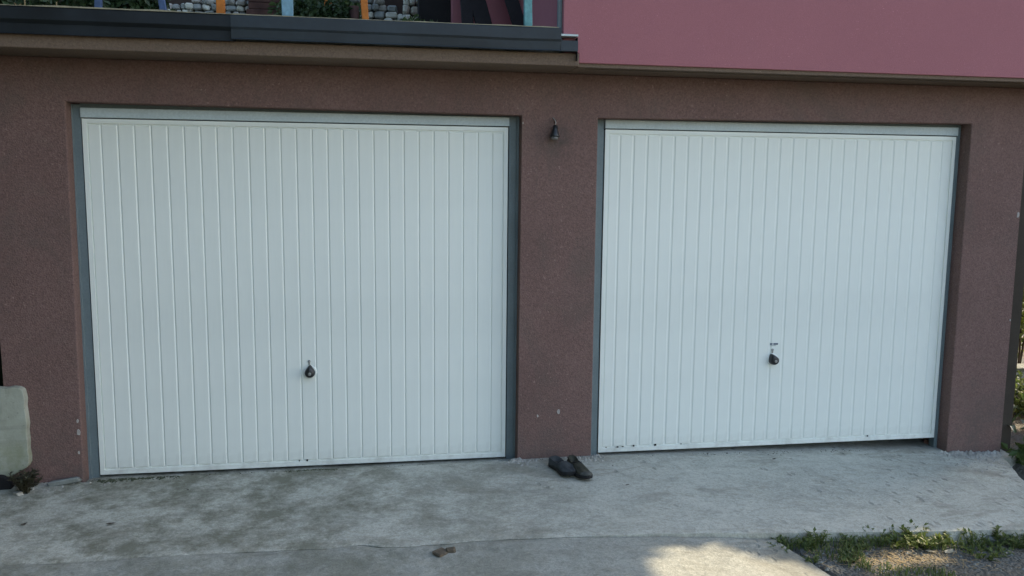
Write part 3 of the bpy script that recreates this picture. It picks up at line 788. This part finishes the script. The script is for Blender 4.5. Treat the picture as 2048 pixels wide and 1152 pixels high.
# ------------------------------------------------------------------ terrace: railing, garden behind it
rail = thing('terrace_railing', 'home-made terrace railing of blue and orange painted posts above the flashing', 'railing')
PY = -.395
def post(px0, px1, wpx, m, lean=0, lab=None):
    p = at(px1, 40, PY); wd = wpx/FPX*4.75; tp = at(px0, 0, PY)
    dx = (tp.x-p.x)/max(tp.z-p.z, .01)
    z0, z1 = 2.562, 3.45; x0 = p.x - dx*(p.z-z0); x1 = x0 + dx*(z1-z0); h = wd/2
    mb = MB(); n = 6
    for k in range(n+1):
        q = k/n; x = x0+(x1-x0)*q; j = .0022*fbm(px1, q*4, 2); hh = h*(1+.12*fbm(px1*3, q*5, 1.5))
        z = z0+(z1-z0)*q
        mb.v += [(x-hh+j, PY, z), (x+hh+j, PY, z), (x+hh+j, PY+.03, z), (x-hh+j, PY+.03, z)]
    for k in range(n):
        for i in range(4): mb.f.append((k*4+i, k*4+(i+1) % 4, (k+1)*4+(i+1) % 4, (k+1)*4+i))
    mb.f += [(0, 1, 2, 3), (n*4, n*4+1, n*4+2, n*4+3)]
    o = link('post', mb.mesh('post', m), rail, bevel=.003)
    if lab: o['label'] = lab
post(195, 195, 12, M['blue'], lab='dull blue railing post, leftmost')
post(322, 329, 11, M['blue'], lab='dull blue slanting railing post beside the stone wall')
post(440, 441, 15, M['orange'], lab='orange railing post in front of the stone wall')
post(574, 575, 20, M['ltblue'], lab='broad light blue railing post')
post(728, 731, 13, M['orange'], lab='orange railing post right of the green bush')
post(1057, 1057, 16, M['turq'], lab='turquoise railing post nearest the pink wall')
link('handrail', MB().box(-2.2, 2.64, PY-.012, PY+.042, 3.451, 3.50).mesh('handrail', M['oldwood']), rail)

TF = 2.560
def stone_wall(name, label, x0, x1, y, tops, sw, sh, mats, cat='stone wall', depth=.3):
    t = thing(name, label, cat, (x0, y, TF)); L = x1-x0
    zmax = max(tops(x0+L*i/8)-TF for i in range(9))
    z = 0; row = 0; prevtop = 0
    while z < zmax:
        h = sh*random.uniform(.8, 1.2); x = -sw*random.random()*.5
        while x < L:
            wd = sw*random.uniform(.65, 1.4); xc = x+wd/2
            if 0 <= xc <= L and z+h*.5 < tops(x0+xc)-TF:
                me = stone_mesh(wd*.92, depth*.5, h*.90, random.choice(mats), .26)
                link('stone', me, t, (xc, depth*.25+random.uniform(-.018, .018), z+h/2), (random.uniform(-.08, .08), random.uniform(-.14, .14), random.uniform(-.08, .08)))
            x += wd
        z += h; row += 1
    # mortar core behind the stones
    n = 8; mb = MB()
    for i in range(n+1):
        x = L*i/n; zz = max(tops(x0+x)-TF-.04, .02); mb.v += [(x, depth*.30, -.002), (x, depth*.30, zz), (x, depth, zz), (x, depth, -.002)]
    for i in range(n):
        for k in range(4): mb.f.append((i*4+k, i*4+(k+1) % 4, i*4+4+(k+1) % 4, i*4+4+k))
    mb.f += [(0, 1, 2, 3), (n*4, n*4+1, n*4+2, n*4+3)]
    link('core', mb.mesh('core', M['mortar']), t)
    return t
YA = 2.2
a0, a1 = at(332, 10, YA), at(506, 10, YA); ap_, aq = at(332, 8, YA), at(395, -2, YA)
def topA(x): return ap_.z + (aq.z-ap_.z)*(x-ap_.x)/(aq.x-ap_.x)*(1 if x < aq.x else 1) if x < aq.x else aq.z+.04*(x-aq.x)
stone_wall('stone_wall', 'grey dry stone wall behind the first orange railing post', a0.x, a1.x, YA, topA, .062, .046, [M['stones'], M['rubble'], M['stones'], M['pale_stone']])
YB = 2.0
b0_, b1_ = at(700, 10, YB), at(806, 10, YB); bt0, bt1 = at(772, 0, YB), at(806, 18, YB)
def topB(x): return bt0.z + .01 if x < bt0.x else bt0.z + (bt1.z-bt0.z)*(x-bt0.x)/(bt1.x-bt0.x)
stone_wall('stone_wall', 'grey stone wall with sloping top right of the second orange post', b0_.x, b1_.x, YB, topB, .070, .050, [M['stones'], M['rubble'], M['stones'], M['pale_stone']])
c0, c1 = at(808, 10, 1.9), at(842, 10, 1.9)
stone_wall('stone_pillar', 'pale cut stone pillar beside the dark doorway on the terrace', c0.x, c1.x+.01, 1.9, lambda x: 3.5, .060, .066, [M['pale_stone']], 'pillar', .2)
d0, d1 = at(868, 45, 1.2), at(905, 45, 1.2)
k = thing('stone_kerb', 'low row of small pale stones at the foot of the dark doorway', 'kerb', (d0.x, 1.2, TF))
zk = at(880, 42, 1.2).z - TF
for i in range(3):
    link('stone', stone_mesh((d1.x-d0.x)/3.2, .08, .06, M['pale_stone'], .1), k, ((d1.x-d0.x)*(i+.5)/3, .04, zk-.032))
link('kerb_base', MB().box(-.05, d1.x-d0.x, .002, .14, 0, zk-.066).mesh('kerb_base', M['mortar']), k)

# pink house wall behind the terrace, with a dark doorway
ry = min(max(atx(1092, 30, 2.652).y, 1.0), 3.8)
pw0 = at(905, 20, ry).x
link('terrace_wall', MB().box(pw0, 2.650, ry, ry+.3, 2.561, 5.4).mesh('terrace_wall', M['pink']), bld)
dw0 = at(838, 20, ry+.1).x
link('dark_doorway', MB().box(dw0, pw0-.002, ry+.12, ry+.3, 2.561, 5.4).mesh('dark_doorway', M['dark']), bld)
link('corner_trim', MB().box(2.630, 2.6515, -.36, -.33, 2.5605, 2.78).mesh('corner_trim', M['steel']), bld)
# dark uprights standing between railing and pink wall
for (pa, pb, wd, lab) in ((936, 938, 23, 'broad dark upright board leftmost against the pink terrace wall'), (960, 972, 33, 'widest dark leaning board, second against the pink terrace wall'),
                          (1030, 1044, 28, 'dark leaning board left of the turquoise railing post'), (1068, 1078, 22, 'dark leaning board right of the turquoise railing post')):
    Y = ry-.35; p0 = at(pb, 52, Y); p1 = at(pa, 0, Y); dx = (p1.x-p0.x)/(p1.z-p0.z); h = wd/FPX*(Y-CAM.y)/2
    mb = MB(); z0, z1 = TF+.001, 3.9
    x0 = p0.x+dx*(z0-p0.z); x1 = p0.x+dx*(z1-p0.z)
    mb.add([(x0-h, Y, z0), (x0+h, Y, z0), (x0+h, Y+.035, z0), (x0-h, Y+.035, z0), (x1-h, Y+.30, z1), (x1+h, Y+.30, z1), (x1+h, Y+.335, z1), (x1-h, Y+.335, z1)],
           [(0, 3, 2, 1), (4, 5, 6, 7), (0, 1, 5, 4), (1, 2, 6, 5), (2, 3, 7, 6), (3, 0, 4, 7)])
    tag(link('dark_board', mb.mesh('dark_board', M['dkwood']), bevel=.006), lab, 'board', 'dark boards leaning on the pink terrace wall')

# plank stack, tree stump post, bushes, far orange post
YS = 2.0; s0, s1 = at(498, 20, YS), at(563, 20, YS)
ps = thing('plank_stack', 'stack of dark reddish brown planks between stone wall and light blue post', 'planks', (s0.x, YS, TF))
z = .0; i = 0
while z < .85:
    h = random.uniform(.05, .065); link('plank', MB().box(random.uniform(-.02, .0), s1.x-s0.x+random.uniform(-.01, .03), random.uniform(-.015, .015), .3, z+.004, z+h).mesh('plank', M['oldwood']), ps, bevel=.005)
    z += h; i += 1
st0 = at(708, 30, 1.3); zt_ = at(708, 13, 1.3).z
tag(link('stump', MB().tube([(st0.x, 1.3, TF), (st0.x+.005, 1.3, (TF+zt_)/2), (st0.x, 1.3, zt_)], [.042, .040, .037], 9).mesh('stump', M['oldwood'], True)), 'short rough brown stump left of the second orange railing post', 'stump')
p = at(657, 15, 1.7); o_ = MB().box(p.x-.032, p.x+.032, 1.7, 1.75, TF, 3.6)
tag(link('wooden_post', o_.mesh('wooden_post', M['orange']), bevel=.004), 'orange wooden post rising behind the green bush', 'post')
def sh_at(px, py, Y, rx, rz, n, ls, m, label, ry_=None, name='bush'):
    c = at(px, py, Y); h = c.z-TF
    cl = [((0, 0, h*.5), (rx*.7, rx*.6, h*.5)), ((-rx*.4, 0, h), (rx*.6, rx*.5, rz)), ((rx*.4, .03, h*.95), (rx*.6, rx*.5, rz*.9)), ((0, -.05, h*1.0), (rx*.5, rx*.5, rz))]
    return shrub(name, label, (c.x, Y, TF), cl, n, ls, m, 'bush')
sh_at(612, 34, 1.3, .24, .13, 1500, .045, M['leaf_dark'], 'dark green low bush right of the light blue railing post')
sh_at(672, 30, 1.35, .22, .12, 1300, .045, M['leaf_dark'], 'dark green bush in front of the far orange post')
sh_at(605, 8, 1.9, .22, .14, 1200, .05, M['leaf_mid'], 'lighter green bush behind the low dark bush')
sh_at(690, 14, 1.8, .15, .10, 800, .045, M['leaf_mid'], 'light green leafy plant behind the brown stump')
sh_at(826, 46, 1.1, .15, .035, 700, .035, M['leaf_mid'], 'low green plant at the foot of the pale stone pillar')
sh_at(868, 50, 1.0, .06, .025, 200, .03, M['leaf_dark'], 'tiny dark plant left of the pale stone kerb')
sh_at(90, 12, 1.6, .0001, .0001, 20, .01, M['leaf_dark'], 'thin dark plant stem left behind the terrace edge') if False else None
sh_at(16, 10, 1.2, .30, .22, 1600, .06, M['leaf_dark'], 'dark shrub at the left picture edge on the terrace')
sh_at(160, 8, 1.4, .26, .22, 1400, .06, M['leaf_dark'], 'dark shrub left of the leftmost blue post')
sh_at(275, 10, 1.5, .24, .20, 1200, .06, M['leaf_dark'], 'dark shrub between the two blue posts')
gw = at(-60, 0, 2.6).x; gw1 = at(834, 0, 2.6).x  # right part added as a dark sheet to darken gaps above the stone walls
gwall = thing('garden_wall', 'dark brown garden wall along the back of the terrace, half hidden by shrubs, its right part an added dark backing', 'wall', (0, 2.6, 2.26))
link('wall_body', MB().box(gw-1.5, gw1-.01, 0, .2, 0, 2.34).mesh('wall_body', M['wallbr']), gwall)
link('buttress', extrude([(at(45, 30, 2.5).x-.45, TF-.2), (at(95, 25, 2.5).x, TF-.2), (at(95, 25, 2.5).x, at(95, 26, 2.5).z), (at(40, 0, 2.5).x, at(40, -2, 2.5).z)], 2.45, 2.598, 'buttress', M['dkwood']), gwall, (0, -2.6, -2.26))
for px, top, lab in ((113, 4, 'thin pale stake standing left of the leftmost blue post'), (50, -20, 'thin pale stake near the left picture edge')):
    p = at(px, 20, -.2); zt_ = at(px, top, -.2).z
    tag(link('garden_stake', MB().tube([(p.x, -.2, TF), (p.x+.002, -.2, zt_)], .0035, 6).mesh('garden_stake', M['straw'])), lab, 'stake', 'thin stakes on the terrace edge')
weed('weed', 'small pale sprig growing on the terrace edge at the far left', (at(38, 26, -.4).x, -.40, 2.572), .035, .02, 5, M['straw'], .012, None)

# hillside behind the house
def hill():
    mb = MB(); xs = [-60, -40, -25, -15, -9, -5, -2, 1, 4, 6.5, 9, 14, 25, 40, 70]; ys = [3.4, 4.5, 6, 9, 14, 22, 35, 60]
    for y in ys:
        for x in xs:
            z = 2.3 + (y-3.4)*.62 + .5*fbm(x, y, .3)
            if x > 6.4: z = -.4 + max(0, (y-9))*.5 + .3*fbm(x, y, .3)
            if y == 3.4: z = -.5 if x > 6.4 else 2.3
            mb.v.append((x, y, min(z, 14)))
    nx = len(xs)
    for j in range(len(ys)-1):
        for i in range(nx-1): mb.f.append((j*nx+i, j*nx+i+1, (j+1)*nx+i+1, (j+1)*nx+i))
    tag(link('hillside', mb.raw('hillside', M['hill'], True)), kind='structure')
hill()
# bank to the left of the garage
bank = MB(); bank.box(-30, -.50, .26, 3.3, -.5, 1.9)
tag(link('bank', bank.mesh('bank', M['hill'])), kind='structure')

# ------------------------------------------------------------------ right side: shrubs, pale wall, shade trees
ptop = at(2040, 742, 1.6).z
pv = thing('pale_wall', 'pale blue grey low wall seen past the right end of the garage', 'wall', (7.15, 1.6, -.25))
link('wall_body', MB().box(0, 3.2, 0, .15, 0, ptop+.25).mesh('wall_body', M['paleblue']), pv)
link('coping', MB().box(-.02, 3.22, -.02, .17, ptop+.251, ptop+.28).mesh('coping', M['stones']), pv)
def gz(x, y): return -.16
s_ = at(2052, 900, .55)
shrub('leafy_plant', 'broad-leaved green plant at the foot of the garage corner on the right', (s_.x+.18, .45, gz(0, 0)), [((0, 0, .25), (.28, .22, .22)), ((-.16, -.1, .12), (.18, .16, .12)), ((.15, 0, .42), (.22, .2, .16))], 420, .10, M['leaf_gloss'], 'plant', None, 4)
shrub('leafy_plant', 'low weedy plant just in front of the corner plant, right of the ramp', (6.02, -.25, gz(0, 0)), [((0, 0, .08), (.16, .18, .10))], 160, .06, M['leaf_mid'], 'plant', None, 2)
# big arching leaf blades, each its own leaf
bl = thing('strap_leaf_plant', 'plant with a few long pale glossy leaves beside the dark corner strip', 'plant', (6.08, .18, gz(0, 0)))
for i, (a, l, h) in enumerate(((R(200), .26, .30), (R(250), .30, .24), (R(300), .26, .33), (R(170), .22, .40), (R(20), .25, .3))):
    mb = MB(); d = Vector((math.cos(a), math.sin(a), 0)); s = Vector((-d.y, d.x, 0))
    for k in range(6):
        q = k/5; wd = .034*math.sin(min(1, q*1.0+.12)*math.pi*.92)+.003
        c = d*l*q + Vector((0, 0, h*math.sin(q*2.1)))
        mb.v += [c-s*wd, c+Vector((0, 0, -.008)), c+s*wd]
    for k in range(5):
        for j in range(2): mb.f.append((k*3+j, k*3+j+1, k*3+j+4, k*3+j+3))
    link('leaf', mb.raw('leaf', M['leaf_gloss'], True), bl)
shrub('bush', 'sunlit green bush rising behind the pale wall past the garage end', (7.95, 2.15, -.2), [((0, 0, .95), (.45, .35, .45)), ((.1, 0, 1.45), (.5, .4, .45)), ((-.2, -.1, 1.0), (.25, .25, .5)), ((-.22, 0, .6), (.2, .2, .3)), ((-.05, .1, 1.9), (.45, .4, .4)), ((.05, .05, .6), (.4, .3, .3))], 3000, .075, M['leaf_sun'], 'bush', None, 4)
shrub('bush', 'low green bush growing in front of the pale wall past the garage corner', (6.95, 1.0, -.2), [((0, 0, .16), (.30, .25, .20)), ((.3, .1, .2), (.35, .25, .22))], 1100, .06, M['weed_green'], 'bush', None, 4)
shrub('bush', 'tall dark green bush farther back past the right end of the garage', (9.6, 4.6, -.2), [((0, 0, 1.6), (1.3, .7, 1.3)), ((-.5, 0, 2.9), (1.2, .7, 1.1)), ((.5, 0, 2.6), (1.1, .6, 1.1)), ((-.9, 0, 1.2), (.9, .6, 1.2))], 5200, .14, M['leaf_mid'], 'bush', None, 4, tr=.03)
# trees to the right whose crowns leave two sun gaps on the ground
P1 = [hit(px, py, z_slab) for px, py in ((1400, 1165), (1320, 1148), (1440, 1130), (1240, 1172), (1460, 1150), (1390, 1132), (1350, 1155), (1290, 1165), (1510, 1160))]
P2 = [hit(px, py, z_verge) for px, py in ((1810, 1112), (1845, 1104), (1885, 1100), (1780, 1120), (1850, 1118))]
holes = [(p, .25) for p in P1] + [(p+Vector((0, 0, .05)), .17) for p in P2]
def sun_gap(p):
    for h, r_ in holes:
        v = p-h; t = v.dot(sun_dir)
        if (v-sun_dir*t).length < r_: return True
    return False
def tree(label, base, cl, n, ls):
    t = thing('broadleaf_tree', label, 'tree', base, 0, 'trees beside the garage on the right')
    cl = [(Vector(c), Vector(r_)) for c, r_ in cl]
    tr = MB(); top = max(c.z for c, _ in cl)
    tr.tube([(0, 0, -.2), (.05, .03, top*.3), (-.03, .02, top*.6), (.02, 0, top*.95)], [.15, .12, .09, .03], 9)
    for c, _ in cl:
        if label.startswith('broadleaf') and c.z > 1.5: continue
        tr.tube([(0, 0, top*.3), (c.x*.5, c.y*.5, (top*.3+c.z)*.52), (c.x*.9, c.y*.9, c.z)], [.05, .035, .012], 6)
    link('trunk', tr.raw('trunk', M['bark'], True), t)
    b = Vector(base)
    link('crown', crown_mesh('crown', M['leaf_tree'], cl, n, ls, lambda p: sun_gap(p+b)), t)
    return t
tree('broadleaf tree to the right of the garage shading the ramp', (8.3, .55, -.2), [((0, -.6, 2.4), (.9, .85, 1.1)), ((0, -1.2, 1.8), (.9, .9, 1.0)), ((-.1, -.25, 1.5), (.8, .6, 1.0)), ((.1, -.55, 3.3), (.8, .75, .7)), ((0, -.7, .9), (.9, 1.0, .8)), ((.2, -1.7, 1.4), (.8, .75, .9)), ((.1, -.7, 1.9), (.6, .95, .9)), ((.3, -1.3, 2.3), (.5, .7, .6)), ((.2, -.9, 1.3), (.5, .8, .6)), ((0, -.1, 2.3), (.7, .5, .9))], 26000, .15)
tree('tall unseen broadleaf tree added on the right to shade the left ground', (10.4, -.9, -.2), [((0, .5, 5.2), (1.2, 1.2, .9)), ((.1, -1.2, 5.3), (1.2, 1.2, .9)), ((0, .3, 6.6), (1.1, 1.2, 1.0)), ((0, -1.3, 6.7), (1.1, 1.3, 1.0)), ((0, -2.4, 5.8), (1.0, 1.0, 1.2)), ((0, 1.2, 6), (.9, .9, 1))], 14000, .17)  # added crown, set high to keep the sun off the left ground
LG = 'unseen trees added to shade the left of the garage'  # unseen occluders added to darken the left wall and ground
def shade_tree(label, base, cl, n, ls):
    t = tree(label, base, cl, n, ls); t['group'] = LG
shade_tree('unseen dense tree added to darken the left side, closer to the wall', (-2.1, -1.1, -.1), [((0, 0, 2.2), (1.3, 1.3, 1.7)), ((.2, .2, 4.2), (1.5, 1.4, 1.4)), ((-.3, -.8, 1.4), (1.2, 1.0, 1.2)), ((0, -.5, 5.6), (1.3, 1.3, 1.0)), ((-.1, -1.4, 3.2), (1.1, .9, 1.8))], 18000, .19)
shade_tree('unseen dense tree added to darken the left side, closer to the road', (-2.4, -3.8, -.2), [((0, 0, 2.6), (1.4, 1.5, 1.9)), ((.2, .2, 4.6), (1.5, 1.5, 1.4)), ((-.3, -1.0, 1.4), (1.2, 1.1, 1.2)), ((0, .3, 6.0), (1.2, 1.3, 1.0))], 12000, .19)

hd = thing('shade_hedge', 'unseen tall dark foliage screen added to darken the left garage front', 'shade_hedge', (-5.4, -7.6, -.3))  # unseen occluder added to cut the sky light on the left front
mb = MB(); nx_, nz_ = 44, 26
for yy, sg in ((-.8, -1), (.8, 1)):
    b0 = len(mb.v)
    for i in range(nx_+1):
        for k in range(nz_+1):
            x = -5.5+10.6*i/nx_; z = 7.6*k/nz_; t_ = 1-.55*(k/nz_)**3
            mb.v.append((x, yy*t_ + .16*fbm(x, z+sg*9, 1.7, 4), z + .2*fbm(x, 3, 1.2)*(k/nz_)))
    for i in range(nx_):
        for k in range(nz_): a = b0+i*(nz_+1)+k; mb.f.append((a, a+1, a+nz_+2, a+nz_+1))
h_ = (nx_+1)*(nz_+1)
for i in range(nx_): a = i*(nz_+1)+nz_; mb.f.append((a, a+h_, a+h_+nz_+1, a+nz_+1))
for i in (0, nx_):
    for k in range(nz_): a = i*(nz_+1)+k; mb.f.append((a, a+1, a+1+h_, a+h_))
link('shade_hedge_body', mb.mesh('shade_hedge_body', M['hill']), hd)
lf = MB()
for _ in range(9000):
    z = random.uniform(.1, 7.6); sg = random.choice((-1, 1)); t_ = 1-.55*(z/7.6)**3
    leaf_faces(lf, Vector((random.uniform(-5.5, 5.1), sg*(.8*t_+random.uniform(-.05, .15)), z)), rnd(), rnd(), random.uniform(.07, .16), .5)
link('foliage', lf.raw('foliage', M['leaf_dark']), hd)
